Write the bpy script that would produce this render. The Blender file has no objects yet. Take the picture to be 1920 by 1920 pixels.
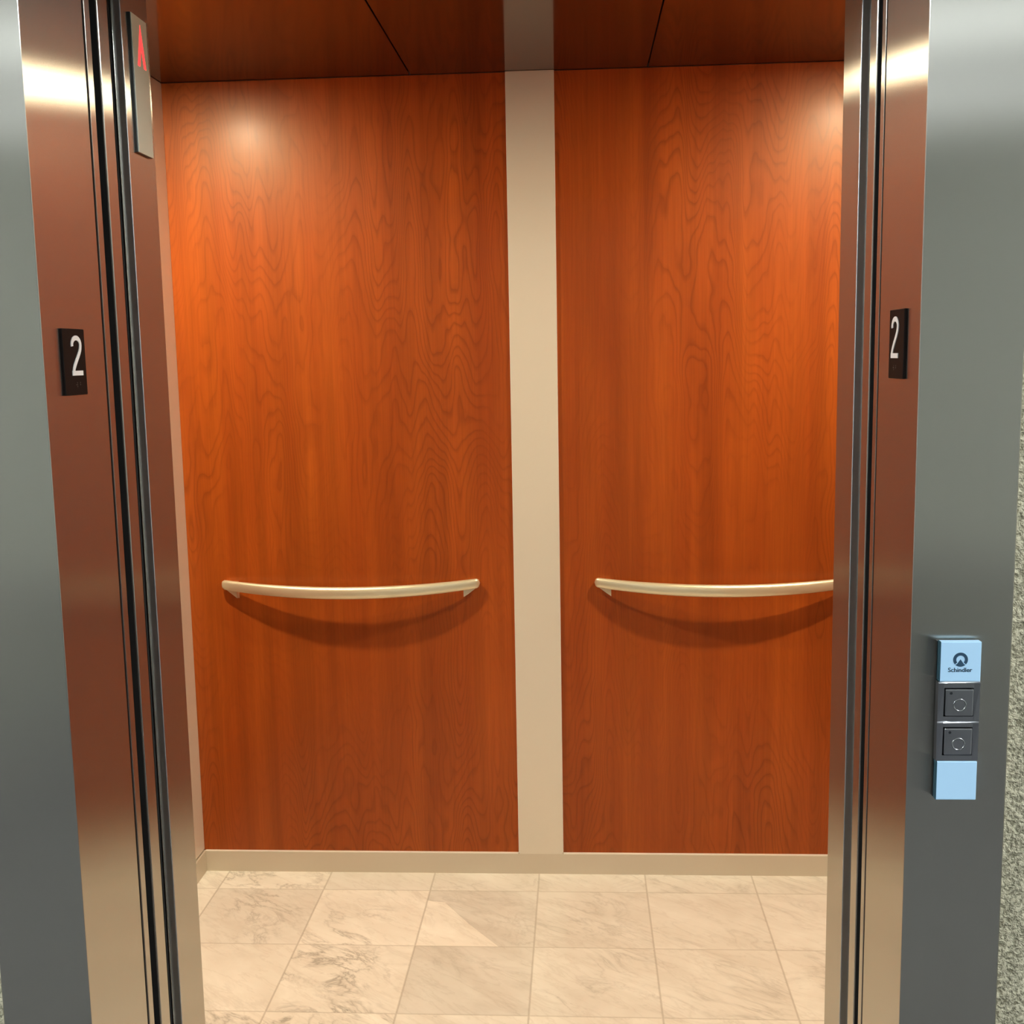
import bpy, bmesh, math
from mathutils import Vector, Matrix
C = bpy.context.scene.collection
SC = bpy.context.scene
pi = math.pi

# ------------------------------------------------------------------ sizes (metres)
JL, JR = -0.547, 0.520          # left / right jamb faces of the door opening
FL, FR = -0.669, 0.637          # outer edges of the steel door frame
CY0, CY1 = 0.430, 1.758         # front / back of the car interior
WL, WR = -1.007, 0.995          # car side walls
CZ = 2.240                      # car ceiling
HZ = 2.134                      # door header
TILE, TX, TY = 0.3048, -0.0118, 1.332

# ------------------------------------------------------------------ helpers
def tag(o, label=None, cat=None, group=None, kind=None):
    if label: o['label'] = label
    if cat: o['category'] = cat
    if group: o['group'] = group
    if kind: o['kind'] = kind
    return o

def obj(name, bm, mats, parent=None, smooth=False, recalc=True):
    if recalc:
        bmesh.ops.recalc_face_normals(bm, faces=bm.faces)
    me = bpy.data.meshes.new(name)
    bm.to_mesh(me); bm.free()
    for m in (mats if isinstance(mats, (list, tuple)) else [mats]):
        me.materials.append(m)
    if smooth:
        me.polygons.foreach_set('use_smooth', [True] * len(me.polygons))
    o = bpy.data.objects.new(name, me); C.objects.link(o)
    if parent: o.parent = parent
    return o

def thing(name, label, cat, loc=(0, 0, 0), group=None):
    o = bpy.data.objects.new(name, None); C.objects.link(o)
    o.empty_display_size = 0.05
    o.location = loc
    return tag(o, label, cat, group)

def struct(name, bm, mats, parent=None, label=None, **k):
    o = obj(name, bm, mats, parent, **k)
    if not parent: o['kind'] = 'structure'
    if label: o['label'] = label
    return o

def box(bm, x0, x1, y0, y1, z0, z1, bevel=0, seg=2, mi=0):
    vs = [bm.verts.new((x, y, z)) for x in (x0, x1) for y in (y0, y1) for z in (z0, z1)]
    fs = [bm.faces.new([vs[i] for i in q]) for q in
          ((0, 1, 3, 2), (4, 6, 7, 5), (0, 4, 5, 1), (2, 3, 7, 6), (0, 2, 6, 4), (1, 5, 7, 3))]
    for f in fs: f.material_index = mi
    if bevel:
        es = list({e for f in fs for e in f.edges})
        bmesh.ops.recalc_face_normals(bm, faces=fs)
        r = bmesh.ops.bevel(bm, geom=es, offset=bevel, segments=seg, profile=0.5, affect='EDGES')
        for f in r['faces']: f.material_index = mi
    return bm

def extrude_plan(bm, pts, z0, z1, mi=None):
    """a plan outline (x, y) drawn up from z0 to z1"""
    a = [bm.verts.new((x, y, z0)) for x, y in pts]
    b = [bm.verts.new((x, y, z1)) for x, y in pts]
    n = len(pts)
    for i in range(n):
        f = bm.faces.new((a[i], a[(i + 1) % n], b[(i + 1) % n], b[i]))
        if mi: f.material_index = mi(i)
    bm.faces.new(a[::-1]); bm.faces.new(b)
    return bm

def arc(cx, cy, r, a0, a1, n=6):
    return [(cx + r * math.cos(math.radians(a0 + (a1 - a0) * i / n)),
             cy + r * math.sin(math.radians(a0 + (a1 - a0) * i / n))) for i in range(n + 1)]

def mirror(pts):                               # left-hand plan outline -> right-hand one
    return [(JL + JR - x, y) for x, y in pts]

def prism(bm, pts, a, b, plane):
    """a flat outline given thickness; plane maps (u, v, w) to a point"""
    lo = [bm.verts.new(plane(u, v, a)) for u, v in pts]
    hi = [bm.verts.new(plane(u, v, b)) for u, v in pts]
    n = len(pts)
    for i in range(n):
        bm.faces.new((lo[i], lo[(i + 1) % n], hi[(i + 1) % n], hi[i]))
    bm.faces.new(lo[::-1]); bm.faces.new(hi)
    return bm

def lathe(bm, prof, n=40, centre=(0, 0, 0), close=True):
    """profile (r, z) turned about the vertical axis"""
    rings = []
    for r, z in prof:
        if r < 1e-6:
            rings.append([bm.verts.new((centre[0], centre[1], centre[2] + z))])
        else:
            rings.append([bm.verts.new((centre[0] + r * math.cos(2 * pi * i / n),
                                        centre[1] + r * math.sin(2 * pi * i / n), centre[2] + z)) for i in range(n)])
    for A, B in zip(rings, rings[1:]):
        for i in range(n):
            j = (i + 1) % n
            if len(A) == 1 and len(B) == 1: continue
            if len(A) == 1: bm.faces.new((A[0], B[i], B[j]))
            elif len(B) == 1: bm.faces.new((A[i], A[j], B[0]))
            else: bm.faces.new((A[i], A[j], B[j], B[i]))
    return bm

# ------------------------------------------------------------------ materials
class N:
    def __init__(s, name):
        s.m = bpy.data.materials.new(name); s.m.use_nodes = True
        s.t = s.m.node_tree
        s.b = s.t.nodes['Principled BSDF']
    def new(s, typ, **k):
        n = s.t.nodes.new(typ)
        for a, v in k.items():
            if a.startswith('_'): setattr(n, a[1:], v)
            else: n.inputs[a.replace('__', ' ')].default_value = v
        return n
    def link(s, a, b): s.t.links.new(a, b)
    def math(s, op, a, b=None, c=None, clamp=False):
        n = s.t.nodes.new('ShaderNodeMath'); n.operation = op; n.use_clamp = clamp
        for i, v in enumerate((a, b, c)):
            if v is None: continue
            if isinstance(v, (int, float)): n.inputs[i].default_value = v
            else: s.link(v, n.inputs[i])
        return n.outputs[0]
    def mix(s, fac, a, b, blend='MIX'):
        n = s.t.nodes.new('ShaderNodeMix'); n.data_type = 'RGBA'; n.blend_type = blend
        for i, v in ((0, fac), (6, a), (7, b)):
            if isinstance(v, (int, float)): n.inputs[i].default_value = v
            elif isinstance(v, tuple): n.inputs[i].default_value = (*v, 1)
            else: s.link(v, n.inputs[i])
        return n.outputs[2]
    def ramp(s, fac, stops, interp='LINEAR'):
        n = s.t.nodes.new('ShaderNodeValToRGB'); e = n.color_ramp; e.interpolation = interp
        while len(e.elements) < len(stops): e.elements.new(0.5)
        for el, (p, c) in zip(e.elements, stops):
            el.position = p; el.color = (*c, 1) if isinstance(c, tuple) else (c, c, c, 1)
        s.link(fac, n.inputs[0]); return n.outputs[0]
    def noise(s, vec, scale, detail=2, rough=.5, dist=0, dim='3D'):
        n = s.t.nodes.new('ShaderNodeTexNoise'); n.noise_dimensions = dim
        n.inputs['Scale'].default_value = scale; n.inputs['Detail'].default_value = detail
        n.inputs['Roughness'].default_value = rough; n.inputs['Distortion'].default_value = dist
        s.link(vec, n.inputs['Vector']); return n.outputs[0]
    def mapping(s, vec, scale=(1, 1, 1), loc=(0, 0, 0), rot=(0, 0, 0)):
        n = s.t.nodes.new('ShaderNodeMapping')
        n.inputs['Scale'].default_value = scale; n.inputs['Location'].default_value = loc
        n.inputs['Rotation'].default_value = rot
        s.link(vec, n.inputs['Vector']); return n.outputs[0]
    def pos(s): return s.t.nodes.new('ShaderNodeNewGeometry').outputs['Position']
    def set(s, **k):
        for a, v in k.items():
            i = s.b.inputs[a.replace('__', ' ')]
            if isinstance(v, (int, float)): i.default_value = v
            elif isinstance(v, tuple): i.default_value = (*v, 1) if len(v) == 3 else v
            else: s.link(v, i)
        return s.m

def plain(name, col, rough=.5, metal=0, **k):
    return N(name).set(Base__Color=col, Roughness=rough, Metallic=metal, **k)

def brushed(name, col, rough, aniso, streak=.06, along='Z', bump=0.0):
    """stainless sheet with a vertical grain: reflections smear sideways"""
    n = N(name); P = n.pos()
    g = n.t.nodes.new('ShaderNodeNewGeometry')
    cr = n.t.nodes.new('ShaderNodeVectorMath'); cr.operation = 'CROSS_PRODUCT'
    n.link(g.outputs['Normal'], cr.inputs[0]); cr.inputs[1].default_value = (0, 0, 1)
    grain = n.noise(n.mapping(P, (420, 420, 1.2)), 1, 3, .6)
    cloud = n.noise(n.mapping(P, (7, 7, 2.0)), 1, 2, .5)
    v = n.math('ADD', n.math('MULTIPLY', n.math('SUBTRACT', grain, .5), streak * 2),
               n.math('MULTIPLY', n.math('SUBTRACT', cloud, .5), streak))
    c = n.mix(n.math('ADD', v, .5, clamp=True), tuple(x * (1 - streak * 2) for x in col), tuple(min(1, x * (1 + streak * 2)) for x in col))
    gl = n.t.nodes.new('ShaderNodeBsdfAnisotropic'); gl.distribution = 'BECKMANN'
    gl.inputs['Roughness'].default_value = rough; gl.inputs['Anisotropy'].default_value = -aniso
    n.link(c, gl.inputs['Color']); n.link(cr.outputs[0], gl.inputs['Tangent'])
    g2 = n.t.nodes.new('ShaderNodeBsdfAnisotropic'); g2.inputs['Roughness'].default_value = .42; g2.inputs['Anisotropy'].default_value = -.55
    n.link(cr.outputs[0], g2.inputs['Tangent'])
    n.link(c, g2.inputs['Color']); ms = n.t.nodes.new('ShaderNodeMixShader'); ms.inputs[0].default_value = .20
    n.link(gl.outputs[0], ms.inputs[1]); n.link(g2.outputs[0], ms.inputs[2])
    out = n.t.nodes['Material Output']; n.link(ms.outputs[0], out.inputs['Surface'])
    n.t.nodes.remove(n.b)
    return n.m

def wood(name, dark, mid, light, seed, rough, spec=.5, grain=1.0, coat=0.0):
    """cherry laminate: upright cathedral figure, streaks and fine pores"""
    n = N(name); P = n.pos()
    P = n.mapping(P, (1, 1, 1), (seed, seed * .37, seed * .73))
    slow = n.noise(n.mapping(P, (9.5, 9.5, 1.15)), 1, 1.5, .42, .18)
    wob = n.noise(n.mapping(P, (24, 24, 9)), 1, 2, .55)
    sx = n.t.nodes.new('ShaderNodeSeparateXYZ'); n.link(P, sx.inputs[0])
    fld = n.math('ADD', n.math('MULTIPLY', slow, 24.0), n.math('MULTIPLY', wob, 1.0))
    fld = n.math('ADD', fld, n.math('MULTIPLY', n.noise(n.mapping(P, (5, 5, 6.5), (3, 8, 2)), 1, 1, .5), 3.2))
    fld = n.math('ADD', fld, n.math('MULTIPLY', sx.outputs[2], 11.0))
    fr = n.math('FRACT', fld)
    ring = n.ramp(fr, [(0, .9), (.06, .30), (.22, .0), (.70, .05), (.94, .75), (1, .9)])
    mask = n.ramp(n.noise(n.mapping(P, (6, 6, 1.4), (7, 3, 1)), 1, 2, .5), [(.40, 0.18), (.62, .95)])
    ring = n.math('MULTIPLY', ring, mask)
    streak = n.ramp(n.noise(n.mapping(P, (15, 15, .55), (2, 9, 4)), 1, 3, .6), [(.28, 0.0), (.72, 1.0)])
    pore = n.ramp(n.noise(n.mapping(P, (260, 260, 5)), 1, 2, .6), [(.35, 0.0), (.7, 1.0)])
    blot = n.ramp(n.noise(n.mapping(P, (4, 4, 1.6), (1, 5, 2)), 1, 2, .5), [(.3, 0.0), (.7, 1.0)])
    band = n.noise(n.mapping(P, (19, 19, .8), (8, 2, 6)), 1, 2, .5)
    c = n.mix(streak, mid, light)
    c = n.mix(1.0, c, n.ramp(band, [(.30, .78), (.50, .98), (.72, 1.10)]), 'MULTIPLY')
    c = n.mix(n.math('MULTIPLY', blot, .60 * grain), c, tuple((a + b) / 2 for a, b in zip(dark, mid)))
    c = n.mix(n.math('MULTIPLY', ring, .62 * grain), c, dark)
    c = n.mix(n.math('MULTIPLY', pore, .22 * grain), c, tuple(x * .75 for x in dark))
    n.set(Base__Color=c, Roughness=rough, Specular__IOR__Level=spec, Specular__Tint=(1.0, .84, .58), Coat__Weight=coat, Coat__Roughness=.24)
    return n.m

M = {}
M['steel'] = brushed('brushed_stainless', (.55, .52, .465), .27, .76, .08)
M['steel_front'] = brushed('brushed_stainless_frame', (.56, .58, .58), .24, .78, .04)
M['satin'] = plain('satin_metal_trim', (.82, .765, .665), .42, .22)
M['skirt'] = plain('satin_metal_skirting', (.70, .635, .53), .42, .35)
M['edge'] = plain('painted_edge_glint', (.97, .93, .86), .30, .25)  # paler than the satin metal: lamplight caught on the edges, put into the colour
M['bronze'] = plain('satin_handrail_metal', (.84, .77, .56), .36, .65)
M['nosing'] = plain('dark_polished_nosing', (.72, .72, .72), .34, 1.0)
M['wood'] = wood('cherry_laminate', (.150, .0215, .0025), (.350, .0600, .0055), (.470, .098, .0088), 0.0, .40, .42, .9, .12)
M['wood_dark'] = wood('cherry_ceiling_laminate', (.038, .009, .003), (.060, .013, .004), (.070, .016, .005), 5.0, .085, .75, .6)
M['black'] = plain('black_rubber_seal', (.008, .008, .008), .6)
M['shaft'] = plain('dark_shaft_paint', (.012, .011, .010), .8)
M['plate'] = plain('dark_bronze_sign_plate', (.0075, .0045, .004), .6, 0, Specular__IOR__Level=.10)
M['white'] = plain('white_engraved_paint', (.85, .83, .82), .5)
M['dotmat'] = plain('raised_dot_plastic', (.05, .035, .03), .35)
M['key'] = brushed('grey_key_metal', (.42, .42, .45), .30, .72, .02)
M['keyring'] = plain('grey_key_ring', (.46, .46, .48), .25, 1.0)
M['keydark'] = plain('black_key_gap', (.010, .012, .016), .5)
M['ink'] = plain('dark_blue_ink', (.018, .055, .105), .5)
M['housing'] = plain('black_lantern_housing', (.006, .006, .006), .35)
M['face'] = plain('lantern_face_glass', (.66, .65, .52), .22, 0, Coat__Weight=.5)
M['plaster'] = plain('lobby_wall_paint', (.62, .63, .60), .8)
M['lobbyceil'] = plain('lobby_ceiling_tile', (.74, .76, .76), .9)
M['carbody'] = plain('car_shell_grey', (.10, .10, .10), .7)
M['bezel'] = plain('downlight_chrome', (.75, .74, .72), .15, 1.0)
M['alum'] = plain('grooved_aluminium_sill', (.5, .49, .47), .35, 1.0)

def emit(name, col, s, base=(.8, .8, .8)):
    return N(name).set(Base__Color=base, Emission__Color=col, Emission__Strength=s, Roughness=.3)
LAMP = 2250.0
M['lamp'] = emit('halogen_lens', (1.0, .855, .58), LAMP)
M['lobbylamp'] = emit('lobby_light_diffuser', (.90, .99, 1.0), 104.0)
M['lobbydim'] = emit('lobby_soft_diffuser', (.88, .98, 1.03), 6.0)
M['arrow'] = emit('red_arrow_light', (1.0, .05, .05), 1.6, (.6, .05, .04))
M['tile_glass'] = N('backlit_pale_blue_glass').set(Base__Color=(.34, .50, .66), Roughness=.08, Coat__Weight=.3,
                                                    Emission__Color=(.34, .60, .86), Emission__Strength=.30)
M['tile_edge'] = N('glass_tile_edge').set(Base__Color=(.02, .07, .10), Roughness=.1)

# stucco
n = N('sprayed_stucco'); P = n.pos()
a = n.noise(n.mapping(P, (1, 1, 1)), 190, 3, .6, .3)
b = n.noise(n.mapping(P, (1, 1, 1), (3, 1, 4)), 75, 2, .5)
h = n.math('ADD', n.math('MULTIPLY', n.ramp(a, [(.35, 0.0), (.62, 1.0)]), .7), n.math('MULTIPLY', b, .6))
col = n.mix(n.ramp(h, [(.25, 0.0), (.95, 1.0)]), (.23, .205, .135), (.64, .575, .42))
bp = n.new('ShaderNodeBump', Strength=1.0, Distance=.004); n.link(h, bp.inputs['Height'])
n.set(Base__Color=col, Roughness=.9); n.link(bp.outputs[0], n.b.inputs['Normal'])
M['stucco'] = n.m

# carpet of the lobby
n = N('grey_lobby_carpet'); P = n.pos()
n.set(Base__Color=n.mix(n.noise(P, 160, 3, .7), (.055, .055, .06), (.13, .13, .135)), Roughness=.95)
M['carpet'] = n.m

# marble: every tile face carries its own tint, vein weight and turn in the 'tile' attribute
n = N('veined_cream_marble')
at = n.t.nodes.new('ShaderNodeAttribute'); at.attribute_name = 'tile'
sep = n.t.nodes.new('ShaderNodeSeparateColor'); n.link(at.outputs['Color'], sep.inputs[0])
tint, vein, seed = sep.outputs
uv = n.t.nodes.new('ShaderNodeUVMap'); uv.uv_map = 'tileuv'
P = n.pos()
off = n.t.nodes.new('ShaderNodeCombineXYZ')
n.link(n.math('MULTIPLY', seed, 37.0), off.inputs[0]); n.link(n.math('MULTIPLY', seed, 91.0), off.inputs[1]); n.link(n.math('MULTIPLY', seed, 13.0), off.inputs[2])
ad = n.t.nodes.new('ShaderNodeVectorMath'); ad.operation = 'ADD'
n.link(P, ad.inputs[0]); n.link(off.outputs[0], ad.inputs[1]); Q = ad.outputs[0]
rot = n.mapping(Q, (1, 1, 1), (0, 0, 0), (0, 0, math.radians(38)))
cloud = n.noise(n.mapping(rot, (4.5, 9, 5)), 1, 4, .6, .6)
warp = n.noise(n.mapping(rot, (3.5, 8, 4), (4, 4, 4)), 1, 5, .62, .9)
vn = n.math('ABSOLUTE', n.math('SUBTRACT', warp, .5))
vline = n.ramp(vn, [(0, 1.0), (.014, .45), (.05, 0.0)])
vmask = n.ramp(n.noise(Q, 5, 2, .5), [(.40, 0.0), (.62, 1.0)])
fine = n.ramp(n.math('ABSOLUTE', n.math('SUBTRACT', n.noise(n.mapping(rot, (5, 22, 8), (9, 1, 2)), 1, 4, .6, .4), .5)), [(0, .6), (.03, 0.0)])
speck = n.ramp(n.noise(n.mapping(Q, (22, 60, 22)), 1, 4, .75, .6), [(.64, 0.0), (.74, 1.0)])
base = n.mix(n.ramp(cloud, [(.3, 0.0), (.7, 1.0)]), (.77, .72, .65), (.90, .87, .81))
base = n.mix(n.math('MULTIPLY', fine, .30), base, (.50, .44, .37))
base = n.mix(n.math('MULTIPLY', n.math('MULTIPLY', vline, vmask), n.math('MULTIPLY_ADD', vein, .62, .10)), base, (.30, .27, .23))
base = n.mix(n.math('MULTIPLY', n.math('MULTIPLY', speck, n.math('MULTIPLY', vmask, vein)), .85), base, (.11, .10, .09))
base = n.mix(1.0, base, n.ramp(tint, [(0, .62), (1, 1.08)]), 'MULTIPLY')
# grout at the edges of the tile
s2 = n.t.nodes.new('ShaderNodeSeparateXYZ'); n.link(uv.outputs[0], s2.inputs[0])
def edge(u): return n.math('MINIMUM', u, n.math('SUBTRACT', 1.0, u))
gx = n.ramp(edge(s2.outputs[0]), [(0, 1.0), (.0055, 1.0), (.009, 0.0)])
gy = n.ramp(edge(s2.outputs[1]), [(0, 1.0), (.0055, 1.0), (.009, 0.0)])
base = n.mix(n.math('MULTIPLY', n.math('MAXIMUM', gx, n.math('MULTIPLY', gy, .7)), .50), base, (.38, .33, .27))
n.set(Base__Color=base, Roughness=n.math('MULTIPLY_ADD', cloud, .08, .14), Specular__IOR__Level=.4)
M['marble'] = n.m

# ------------------------------------------------------------------ car floor
bm = bmesh.new()
lay = bm.loops.layers.float_color.new('tile'); uvl = bm.loops.layers.uv.new('tileuv')
def frnd(i, j, k): return (math.sin(i * 127.1 + j * 311.7 + k * 74.7) * 43758.5453) % 1.0
TINT = {(-1, 0): (.52, .10), (-1, -1): (.55, .12), (-2, 0): (.97, .75), (-2, -1): (.93, 1.0), (-3, 0): (.78, .62), (-3, -1): (.90, .12),
        (-2, 1): (.72, .15), (-3, 1): (.95, .7), (-4, 0): (.95, .1), (-4, 1): (.97, .5), (-1, 1): (.66, .35), (0, 0): (.66, .30), (0, -1): (.70, .42),
        (1, 0): (.70, .35), (1, -1): (.70, .45), (2, 0): (.74, .35), (2, -1): (.74, .6), (0, 1): (.68, .35), (1, 1): (.68, .3), (2, 1): (.7, .35),
        (-2, -2): (.97, 1.0), (-3, -2): (.97, .8), (-1, -2): (.80, .35), (0, -2): (.84, .2), (1, -2): (.80, .2), (2, -2): (.84, .5)}
def tile_face(poly, i, j, tint, vein, sd):
    f = bm.faces.new([bm.verts.new((x, y, 0)) for x, y in poly])
    for l in f.loops:
        x, y = l.vert.co.x, l.vert.co.y
        l[lay] = (tint, vein, sd, 1)
        l[uvl].uv = ((x - TX - i * TILE) / TILE, (y - TY - j * TILE) / TILE)
for i in range(-4, 4):
    for j in range(-4, 2):
        x0, x1 = max(WL, TX + i * TILE), min(WR, TX + (i + 1) * TILE)
        y0, y1 = max(.30, TY + j * TILE), min(CY1, TY + (j + 1) * TILE)
        if x1 <= x0 or y1 <= y0: continue
        t, v = TINT.get((i, j), (.6 + .4 * frnd(i, j, 1), frnd(i, j, 2) * .6)); sd = frnd(i, j, 3)
        if (i, j) == (-1, 0):       # the tile with a pale corner
            a1 = (x0, y0 + .245); b1 = (x0 + .05, y0 + .235); c1 = (x0 + .125, y0 + .12); d1 = (x0 + .215, y0)
            tile_face([(x0, y0), d1, c1, b1, a1], i, j, .98, .05, sd)
            tile_face([a1, b1, c1, d1, (x1, y0), (x1, y1), (x0, y1)], i, j, t, .2, sd)
        else:
            tile_face([(x0, y0), (x1, y0), (x1, y1), (x0, y1)], i, j, t, v, sd)
bmesh.ops.recalc_face_normals(bm, faces=bm.faces)
if bm.faces[:][0].normal.z < 0: bmesh.ops.reverse_faces(bm, faces=bm.faces)
for f in bm.faces[:]:
    if f.normal.z < 0: f.normal_flip()
box(bm, WL, WR, .30, CY1, -.04, -.001)
floor = struct('floor', bm, M['marble'], label='cream veined marble tile floor of the elevator car', recalc=False)

# ------------------------------------------------------------------ car shell
def slab(name, *b, mat='carbody', **k):
    bm = bmesh.new(); box(bm, *b); return struct(name, bm, M[mat], **k)
slab('wall_back', WL - .06, WR + .06, CY1 + .004, CY1 + .06, -.04, CZ + .08)
for nm, x0, x1 in (('wall_left', WL - .06, WL), ('wall_right', WR, WR + .06)):
    slab(nm, x0, x1, .30, CY1 + .004, -.04, CZ + .08)

# cherry panels hung on the back wall
SX0, SX1, SKZ, PZ = -.0707, .0589, .0655, CZ - .001
def panel(name, x0, x1, label):
    bm = bmesh.new(); box(bm, x0, x1, CY1 - .002, CY1 + .004, SKZ - .003, PZ, .0008, 1)
    return tag(obj(name, bm, M['wood']), label, 'wall panel', 'cherry panels of the back wall')
panel('wall_panel', WL + .001, SX0 + .002, 'wide cherry wood grain wall panel left of the central metal strip')
panel('wall_panel', SX1 - .002, WR - .001, 'wide cherry wood grain wall panel right of the central metal strip')
# side walls: a metal corner strip, then the same cherry cladding
for nm, x0, x1 in (('left', WL, WL + .004), ('right', WR - .004, WR)):
    bm = bmesh.new(); box(bm, x0, x1, CY0 + .12, CY1 - .10, SKZ, PZ, .0008, 1)
    tag(obj('wall_panel', bm, M['wood']), 'cherry wood grain cladding on the %s side wall of the car' % nm, 'wall panel')
# metal strips and skirting, with pale slivers painting the glint along their edges
bm = bmesh.new(); box(bm, SX0 + .0018, SX1 - .0018, CY1 - .010, CY1 + .004, .0609, PZ)
for x0, x1 in ((SX0, SX0 + .0018), (SX1 - .0018, SX1)): box(bm, x0, x1, CY1 - .0096, CY1 + .004, .0635, PZ, .0006, 1, mi=1)
struct('trim_1', bm, [M['satin'], M['edge']], label='vertical satin metal strip down the middle of the back wall')
bm = bmesh.new(); box(bm, WL, WL + .006, CY1 - .099, CY1 - .003, SKZ, PZ, .001, 1)
struct('trim_2', bm, M['satin'], label='satin metal strip in the far left corner of the car')
bm = bmesh.new(); box(bm, WR - .006, WR, CY1 - .099, CY1 - .003, SKZ, PZ, .001, 1)
struct('trim_3', bm, M['satin'])
bm = bmesh.new(); box(bm, WL + .012, WR - .012, CY1 - .010, CY1 + .004, 0, .0608)
for x0, x1 in ((WL + .010, SX0 - .0005), (SX1 + .0005, WR - .010)): box(bm, x0, x1, CY1 - .0104, CY1 + .004, .0606, .0630, .0008, 2, mi=1)
struct('baseboard_back', bm, [M['skirt'], M['edge']], label='satin metal skirting along the back wall')
for nm, x0, x1 in (('baseboard_left', WL, WL + .012), ('baseboard_right', WR - .012, WR)):
    bm = bmesh.new(); box(bm, x0, x1, CY0 + .01, CY1 - .002, 0, .0625, .0012, 2)
    struct(nm, bm, M['skirt'])

# ceiling: three glossy panels with narrow joints on a dark backing
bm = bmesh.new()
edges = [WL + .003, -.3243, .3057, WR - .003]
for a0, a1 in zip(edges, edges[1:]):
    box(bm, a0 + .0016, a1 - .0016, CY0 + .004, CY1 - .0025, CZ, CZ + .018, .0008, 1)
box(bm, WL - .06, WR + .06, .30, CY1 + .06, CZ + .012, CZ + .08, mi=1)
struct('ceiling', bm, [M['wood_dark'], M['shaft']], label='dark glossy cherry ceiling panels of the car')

# downlights: chrome ring round a flush lens
def downlight(x, y, label):
    t = thing('ceiling_downlight', label, 'ceiling light', (x, y, CZ), 'round downlights of the car')
    bm = bmesh.new(); lathe(bm, [(.034, -.001), (.034, -.003), (.036, -.005), (.044, -.004), (.046, -.001), (.046, 0), (.034, 0), (.034, -.001)], 40)
    obj('trim_ring', bm, M['bezel'], t, True)
    bm = bmesh.new(); lathe(bm, [(0, -.0060), (.018, -.0055), (.028, -.0040), (.0335, -.0015), (.0335, -.0002), (0, -.0002)], 40)
    obj('lens', bm, M['lamp'], t, True)
    li = bpy.data.lights.new('halogen_beam', 'SPOT'); li.energy = 18; li.color = (1.0, .855, .58)
    li.spot_size = math.radians(110); li.spot_blend = .9; li.shadow_soft_size = .03
    lo = bpy.data.objects.new('halogen_beam', li); C.objects.link(lo); lo.parent = t; lo.location = (0, 0, -.010)
    return t
downlight(-.955, 1.094, 'round halogen downlight in the left ceiling panel')
downlight(.943, 1.094, 'round halogen downlight in the right ceiling panel')

# ------------------------------------------------------------------ handrails
def handrail(cx, label):
    L, yw, ze, zm, sag = .369, CY1 - .002, .863, .8455, .060
    t = thing('handrail', label, 'handrail', (cx, yw, zm), 'bowed handrails on the back wall')
    bm = bmesh.new(); NS, NR = 64, 20
    rings = []
    y_end = yw - .012
    for k in range(NS + 1):
        s = -1 + 2 * k / NS
        s = math.copysign(1 - (1 - abs(s)) ** 1.35, s) if s else 0     # closer rings at the tips
        u = 1 - s * s
        x = L * s; y = y_end - (sag - .012) * (u ** .92); z = ze + (zm - ze) * u
        d = 1 - abs(s)
        tip = min(1, math.sqrt(max(0, d / .030) * (2 - min(1, d / .030)))) if d < .030 else 1
        hh = (.0138 + .0034 * u) * max(tip, .05); tt = (.0075 + .0045 * u) * max(tip, .05)
        dy = 2 * (sag - .012) * s / L
        nx, ny = dy, -1.0; ln = math.hypot(nx, ny); nx /= ln; ny /= ln
        ring = []
        for i in range(NR):
            a = 2 * pi * i / NR
            ca, sa = math.cos(a), math.sin(a)
            ca = math.copysign(abs(ca) ** .8, ca); sa = math.copysign(abs(sa) ** .8, sa)
            ring.append(bm.verts.new((x + nx * tt * ca, y - yw + ny * tt * ca, z - zm + hh * sa)))
        rings.append(ring)
    for A, B in zip(rings, rings[1:]):
        for i in range(NR): bm.faces.new((A[i], A[(i + 1) % NR], B[(i + 1) % NR], B[i]))
    bm.faces.new(rings[0]); bm.faces.new(rings[-1][::-1])
    obj('rail_bar', bm, M['bronze'], t, True)
    for s in (-1, 1):
        # wedge foot between the tip of the bar and the wall, with an undercut step on its inner side
        bm = bmesh.new()
        d = ze - zm
        pts = [(L - .004, d + .004), (L - .012, d + .008), (L - .046, d + .006), (L - .046, d - .042),
               (L - .034, d - .034), (L - .012, d - .015), (L - .004, d - .004)]
        pts = [(s * a, b) for a, b in pts]
        lo = [bm.verts.new((x, 0, z)) for x, z in pts]
        hi = [bm.verts.new((x, -(.010 + .0125 * min(1, max(0, (L - abs(x)) / .046))), z + (.004 if z < 0 else 0))) for x, z in pts]
        for i in range(len(pts)): bm.faces.new((lo[i], lo[(i + 1) % len(pts)], hi[(i + 1) % len(pts)], hi[i]))
        bm.faces.new(lo[::-1]); bm.faces.new(hi)
        obj('end_bracket', bm, M['bronze'], t)
    return t
handrail(-.535, 'bowed satin metal handrail on the left cherry panel, both ends in sight')
handrail(.524, 'bowed satin metal handrail on the right cherry panel, its right end hidden')

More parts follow.
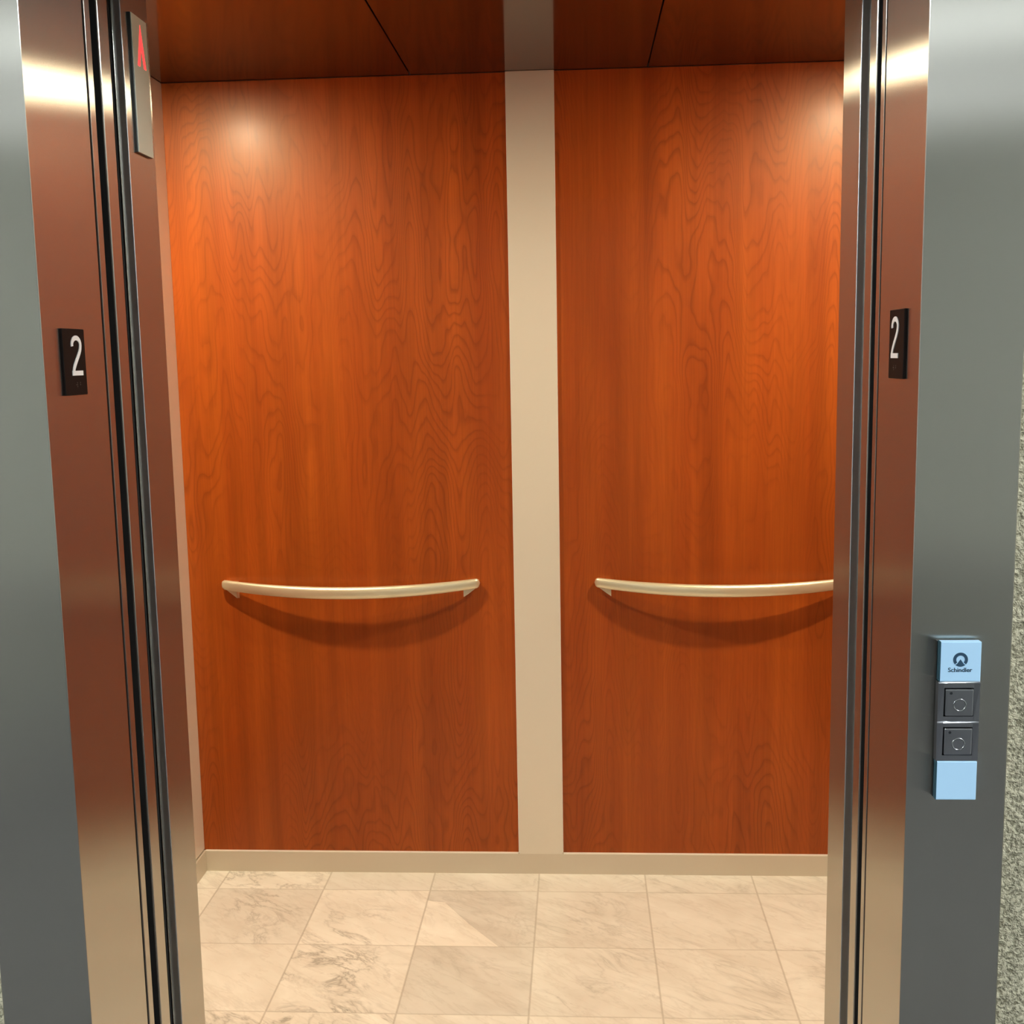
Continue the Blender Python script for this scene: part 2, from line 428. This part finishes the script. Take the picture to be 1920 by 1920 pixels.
# ------------------------------------------------------------------ door frame, doors, car returns (plan outlines)
frame_l = ([(FL, .012), (FL, .0015), (FL + .0015, 0)] + arc(JL - .0013, .0013, .0013, -90, 0, 4) +
           arc(JL - .0010, .1710, .0010, 0, 80, 3) + [(JL - .0010, .1735), (JL - .0010, .1860), (JL - .002, .1868),
            (JL - .05, .1868), (JL - .05, .060), (FL + .002, .060)])
return_l = ([(JL - .030, .3225), (JL - .0125, .3225)] + arc(JL - .0015, .3240, .0015, -90, 0, 4) +
            [(JL, .3240), (JL, CY0 - .002), (JL - .002, CY0), (WL, CY0), (WL, .3300), (JL - .030, .3300)])
def seal_band(side):
    k = (lambda a, b: (a, b)) if side == 'l' else (lambda a, b: (JL + JR - b, JL + JR - a))
    return k
for s, nm in ((0, 'left'), (1, 'right')):
    mp = mirror if s else (lambda p: p)
    k = seal_band('r' if s else 'l')
    bm = bmesh.new(); extrude_plan(bm, mp(frame_l), 0, HZ)
    struct('trim_%d' % (4 + s), bm, [M['steel']], label='brushed stainless door frame on the %s of the opening' % nm)
    # landing door leaf, slid open: only its leading edge shows
    d = 'door_%d' % (1 + s)
    bm = bmesh.new(); box(bm, *k(JL - .56, JL - .0010), .1945, .2120, .004, HZ + .03, .0008, 2)
    o = struct(d, bm, M['steel'], label='landing door leaf, slid open into the %s side' % nm)
    bm = bmesh.new(); box(bm, *k(JL - .56, JL - .0016), .1915, .1948, .004, HZ + .03); obj('edge_seal', bm, M['black'], o)
    # car door leaf
    bm = bmesh.new(); box(bm, *k(JL - .56, JL - .0010), .2400, .2755, .004, HZ + .03, .0018, 3)
    o = struct('door_%d' % (3 + s), bm, M['steel'], label='car door leaf, slid open into the %s side' % nm)
    bm = bmesh.new(); box(bm, *k(JL - .56, JL - .0026), .2370, .2405, .004, HZ + .03); obj('edge_seal', bm, M['black'], o)
    # car front return with its rounded nosing
    pts = mp(return_l); nn = len(pts)
    bm = bmesh.new(); extrude_plan(bm, pts, 0, CZ, lambda i: 2 if i == 0 or i >= nn - 3 else 1 if i <= 3 else 0)
    w = struct('wall_front_' + nm, bm, [M['steel'], M['nosing'], M['black']], label='stainless front return of the car on the %s' % nm)
    bm = bmesh.new(); box(bm, *k(JL - .0142, JL - .0124), .3190, .3226, 0, HZ + .03, .0005, 1)
    obj('edge_bead', bm, M['steel'], w)
    bm = bmesh.new(); box(bm, *k(JL - .56, JL - .0160), .3150, .3205, 0, HZ + .03)
    obj('dark_backing', bm, M['shaft'], w)

# headers, sills and the dark shaft around the leaves
bm = bmesh.new(); box(bm, FL, FR, 0, .060, HZ, HZ + .24, .0015, 1); box(bm, JL - .04, JR + .04, .060, .1865, HZ, HZ + .10)
struct('trim_6', bm, M['steel_front'])
bm = bmesh.new(); box(bm, JL - .03, JR + .03, .296, CY0, HZ, CZ + .01); struct('trim_7', bm, M['steel'])
bm = bmesh.new(); box(bm, -1.20, 1.18, .19, .296, HZ + .03, HZ + .10); struct('trim_8', bm, M['shaft'])
bm = bmesh.new(); box(bm, JL - .2, JR + .2, .02, .225, -.04, 0); box(bm, JL - .2, JR + .2, .235, .298, -.04, 0)
struct('trim_9', bm, M['alum'])

# ------------------------------------------------------------------ lobby side
bm = bmesh.new()
box(bm, FR - .004, 3.0, .012, .17, 0, 2.75); box(bm, -3.0, FL + .004, .012, .17, 0, 2.75); box(bm, FL + .004, FR - .004, .062, .17, HZ + .24, 2.75)
struct('wall_front', bm, M['stucco'], label='grey beige sprayed stucco lobby wall')
slab('floor_lobby', -3, 3, -7, .02, -.04, 0, mat='carpet')
slab('ceiling_lobby', -3, 3, -7, .17, 2.75, 2.80, mat='lobbyceil')
slab('wall_lobby_rear', -3, 3, -7.06, -7, 0, 2.75, mat='plaster')
slab('wall_lobby_left', -3.06, -3, -7, .17, 0, 2.75, mat='plaster')
slab('wall_lobby_right', 3, 3.06, -7, .17, 0, 2.75, mat='plaster')
def light_panel(x, y, mat, label, group):
    t = thing('ceiling_light_panel', label, 'ceiling light', (x, y, 2.75), group)
    bm = bmesh.new()
    for b in ((-.31, .31, -.31, -.29), (-.31, .31, .29, .31), (-.31, -.29, -.29, .29), (.29, .31, -.29, .29)): box(bm, *b, -.012, 0)
    obj('frame', bm, M['bezel'], t)
    bm = bmesh.new(); box(bm, -.29, .29, -.29, .29, -.006, -.001); obj('diffuser', bm, mat, t)
for x, w in ((-2.2, 'left'), (2.2, 'right')):
    light_panel(x, -1.0, M['lobbylamp'], 'bright square ceiling light by the %s end of the stucco wall' % w, 'bright lobby lights')
for y in (-3.3, -4.7):
    for x in (-2.1, -.7, .7, 2.1):
        light_panel(x, y, M['lobbydim'], 'soft square ceiling light towards the rear of the lobby', 'soft lobby lights')

# ------------------------------------------------------------------ floor number signs on the jambs
def two_outline(bm, w, h, st, plane, d):
    """a narrow numeral 2 as one stroked ribbon, centred on the origin"""
    r = w / 2
    cl = []
    ry = h * .235; cyy = h / 2 - ry
    R = r - st / 2; RY = ry - st / 2
    for i in range(15):                                   # hook over the top
        a = math.radians(192 - i * (192 + 18) / 14)
        cl.append((R * math.cos(a), cyy + RY * math.sin(a)))
    p1 = cl[-1]; p2 = (-r + st * .62, -h / 2 + st * .6)
    c1 = (p1[0] - R * .05, p1[1] - h * .16); c2 = (p2[0] + R * .05, p2[1] + h * .20)
    for i in range(1, 15):                                # sweep down to the foot
        t = i / 14
        cl.append(tuple((1 - t) ** 3 * p1[k] + 3 * (1 - t) ** 2 * t * c1[k] + 3 * (1 - t) * t * t * c2[k] + t ** 3 * p2[k] for k in (0, 1)))
    L, Rr = [], []
    for i, p in enumerate(cl):
        q0 = cl[max(0, i - 1)]; q1 = cl[min(len(cl) - 1, i + 1)]
        dx, dy = q1[0] - q0[0], q1[1] - q0[1]; ln = math.hypot(dx, dy)
        nx, ny = -dy / ln * st / 2, dx / ln * st / 2
        L.append((p[0] + nx, p[1] + ny)); Rr.append((p[0] - nx, p[1] - ny))
    for i in range(len(cl) - 1):
        prism(bm, [L[i], L[i + 1], Rr[i + 1], Rr[i]], 0, d, plane)
    prism(bm, [(-r, -h / 2), (r, -h / 2), (r, -h / 2 + st), (-r, -h / 2 + st)], 0, d * 1.001, plane)
    bmesh.ops.remove_doubles(bm, verts=bm.verts, dist=1e-6)

def floor_sign(side, y, z, num_y, label):
    X = JL if side < 0 else JR; n_ = -side                # faces into the opening
    t = thing('floor_number_sign', label, 'sign', (X, y, z), 'floor number plates on the door jambs')
    bm = bmesh.new()
    lo, hi = sorted((0, n_ * .0045)); box(bm, lo, hi, -.0332, .0332, -.0432, .0432, .0012, 2)
    obj('plate', bm, M['plate'], t)
    u = 1 if side < 0 else -1                             # reading direction along Y
    pl = lambda a, b, c: (n_ * (.0044 + c), num_y - y + u * a, b + .0085)
    bm = bmesh.new(); two_outline(bm, .0315, .0520, .0062, pl, .0010)
    obj('numeral', bm, M['white'], t)
    bm = bmesh.new()
    for a, b in ((-.0055, .0025), (-.0055, -.0025), (-.0055, .0), (-.0085, .0), (.0035, .0025), (.0035, 0)):
        m = Matrix.Translation((n_ * .0045, num_y - y + u * (a + .003), -.0295 + b)) @ Matrix.Diagonal((.5, 1, 1, 1))
        bmesh.ops.create_icosphere(bm, subdivisions=2, radius=.00085, matrix=m)
    obj('braille', bm, M['dotmat'], t, True)
floor_sign(-1, .0795, 1.4945, .0845, 'dark plate with a white number 2 on the left door jamb')
floor_sign(1, .0845, 1.4985, .0895, 'dark plate with a white number 2 on the right door jamb')

# ------------------------------------------------------------------ lantern on the left car return
t = thing('direction_lantern', 'tall narrow lantern with a red lit arrow high on the left car return', 'indicator', (JL, .375, 1.907))
bm = bmesh.new(); box(bm, -.0005, .0052, -.030, .030, -.101, .101, .0006, 1); obj('housing', bm, M['housing'], t)
bm = bmesh.new(); box(bm, .0050, .0068, -.0296, .0296, -.1006, .1006, .0006, 1); obj('face_plate', bm, M['face'], t)
bm = bmesh.new()
pl = lambda a, b, c: (.0067 + c, a, b)
ax, az, hw, hh, st = .002, .090, .0165, .062, .0085
prism(bm, [(ax, az), (ax - hw, az - hh), (ax - hw + st, az - hh), (ax, az - hh * .52)], 0, .0005, pl)
prism(bm, [(ax, az), (ax, az - hh * .52), (ax + hw - st, az - hh), (ax + hw, az - hh)], 0, .0005, pl)
obj('arrow', bm, M['arrow'], t)

# ------------------------------------------------------------------ hall call station on the right of the frame
XB, W = .5755, .0252
t = thing('hall_call_station', 'two grey call buttons between pale blue glass tiles on the right door frame', 'call panel', (XB, 0, 1.039))
Z = lambda z: z - 1.039
bm = bmesh.new(); box(bm, -W, W, -.006, .0005, Z(.9400), Z(1.1380)); obj('back_box', bm, M['housing'], t)
def glass(z0, z1):
    bm = bmesh.new(); box(bm, -W + .0004, W - .0004, -.0160, -.0060, z0, z1, .0012, 2)
    for f in bm.faces:
        c = f.calc_center_median()
        if c.x < -W + .0015: f.material_index = 1
    return obj('glass_tile', bm, [M['tile_glass'], M['tile_edge']], t)
g = glass(Z(1.0895), Z(1.1395)); g['label'] = 'pale blue glass tile with a dark round emblem and lettering'
g2 = glass(Z(.9390), Z(.9885)); g2['label'] = 'blank pale blue glass tile'
# emblem: ring cut by a peak
pl = lambda a, b, c: (a, -.0160 - c, Z(1.1172) + b)
bm = bmesh.new(); ro, ri, nseg = .0088, .0051, 48
a0, a1 = math.radians(-42), math.radians(222)
for i in range(nseg):
    p, q = a0 + (a1 - a0) * i / nseg, a0 + (a1 - a0) * (i + 1) / nseg
    prism(bm, [(ro * math.cos(p), ro * math.sin(p)), (ro * math.cos(q), ro * math.sin(q)), (ri * math.cos(q), ri * math.sin(q)), (ri * math.cos(p), ri * math.sin(p))], 0, .0003, pl)
bot = [(ro * math.cos(math.radians(a)), ro * math.sin(math.radians(a))) for a in range(-132, -47, 6)]
prism(bm, [(0, .0004)] + [(-.0040, -.0053)] + bot + [(.0040, -.0053)], 0, .0003, pl)
bmesh.ops.remove_doubles(bm, verts=bm.verts, dist=1e-6)
obj('emblem', bm, M['ink'], g)
cu = bpy.data.curves.new('lettering', 'FONT'); cu.body = 'Schindler'; cu.size = .0070; cu.extrude = .00015
cu.align_x = 'CENTER'; cu.resolution_u = 4
tmp = bpy.data.objects.new('tmp_text', cu); C.objects.link(tmp)
bpy.context.view_layer.update()
me = bpy.data.meshes.new_from_object(tmp.evaluated_get(bpy.context.evaluated_depsgraph_get()))
bpy.data.objects.remove(tmp)
w_ = max(v.co.x for v in me.vertices) - min(v.co.x for v in me.vertices)
k_ = .0285 / w_
for v in me.vertices:
    x, y, z = v.co; v.co = (x * k_ - .0002, -.0161 - z, Z(1.1018) + y * k_)
bm = bmesh.new()
for dx in (-.00013, 0, .00013):
    n0 = len(bm.verts); bm.from_mesh(me); bm.verts.ensure_lookup_table()
    for v in bm.verts[n0:]: v.co.x += dx; v.co.y -= abs(dx) * .05
bm.to_mesh(me); bm.free()
me.materials.clear(); me.materials.append(M['ink'])
o = bpy.data.objects.new('lettering', me); C.objects.link(o); o.parent = g
# two button modules
for zc, z0, z1 in ((1.0635, 1.0393, 1.0890), (1.0140, .9890, 1.0387)):
    bm = bmesh.new()                                       # square frame round the key
    kw = .0180
    for b in ((-W, -kw, Z(z0), Z(z1)), (kw, W, Z(z0), Z(z1)), (-kw, kw, Z(z0), Z(zc - kw)), (-kw, kw, Z(zc + kw), Z(z1))):
        box(bm, b[0], b[1], -.0150, -.0060, b[2], b[3])
    bmesh.ops.remove_doubles(bm, verts=bm.verts, dist=1e-5)
    top = [e for e in bm.edges if all(v.co.y < -.0149 and (abs(v.co.z - Z(z1)) < 1e-4) for v in e.verts)]
    bmesh.ops.bevel(bm, geom=top, offset=.0018, segments=3, profile=.5, affect='EDGES')
    fr = obj('button_module', bm, [M['key']], t)
    bm = bmesh.new(); box(bm, -kw, kw, -.0075, -.0060, Z(zc - kw), Z(zc + kw)); obj('key_recess', bm, M['keydark'], fr)
    bm = bmesh.new(); box(bm, -kw + .0016, kw - .0008, -.0172, -.0070, Z(zc - kw + .0008), Z(zc + kw - .0012), .0017, 3)
    obj('push_key', bm, M['key'], fr)
    bm = bmesh.new()                                       # raised ring
    ring = [(.0064, 0), (.0066, .0006), (.0074, .0009), (.0080, .0005), (.0081, 0)]
    rr = [[bm.verts.new((.0007 + r * math.cos(2 * pi * i / 48), -.0171 - h_, Z(zc - .0030) + r * math.sin(2 * pi * i / 48))) for r, h_ in ring] for i in range(48)]
    for i in range(48):
        for j in range(4): bm.faces.new((rr[i][j], rr[i][j + 1], rr[(i + 1) % 48][j + 1], rr[(i + 1) % 48][j]))
    obj('key_ring', bm, M['keyring'], fr, True)
    bm = bmesh.new()
    prism(bm, [(-.0100 + .0017 * math.cos(2 * pi * i / 20), Z(zc + .0118) + .0017 * math.sin(2 * pi * i / 20)) for i in range(20)], 0, .0003, lambda a, b, c: (a, -.0171 - c, b))
    obj('indicator_dot', bm, M['keydark'], fr)

# ------------------------------------------------------------------ camera, world, view
cam = bpy.data.cameras.new('camera'); co = bpy.data.objects.new('camera', cam); C.objects.link(co)
cam.sensor_width = 36; cam.sensor_fit = 'HORIZONTAL'; cam.lens = 2137.884 / 1920 * 36; cam.clip_start = .01
yaw, pit, rol = .05983, .13558, -.01791
fwd = Vector((-math.sin(yaw) * math.cos(pit), math.cos(yaw) * math.cos(pit), -math.sin(pit)))
rt = Vector((math.cos(yaw), math.sin(yaw), 0)); up = rt.cross(fwd)
r2 = rt * math.cos(rol) + up * math.sin(rol); u2 = -rt * math.sin(rol) + up * math.cos(rol)
m = Matrix((r2, u2, -fwd)).transposed().to_4x4(); m.translation = (.11557, -1.39245, 1.49167)
co.matrix_world = m
SC.camera = co
w = bpy.data.worlds.new('world'); SC.world = w; w.use_nodes = True
w.node_tree.nodes['Background'].inputs[0].default_value = (.5, .55, .6, 1); w.node_tree.nodes['Background'].inputs[1].default_value = 0.05
SC.cycles.sample_clamp_indirect = 4.0
SC.view_settings.view_transform = 'Standard'; SC.view_settings.look = 'None'
SC.view_settings.exposure = 0.0; SC.view_settings.gamma = 1.0; SC.view_settings.use_curve_mapping = False
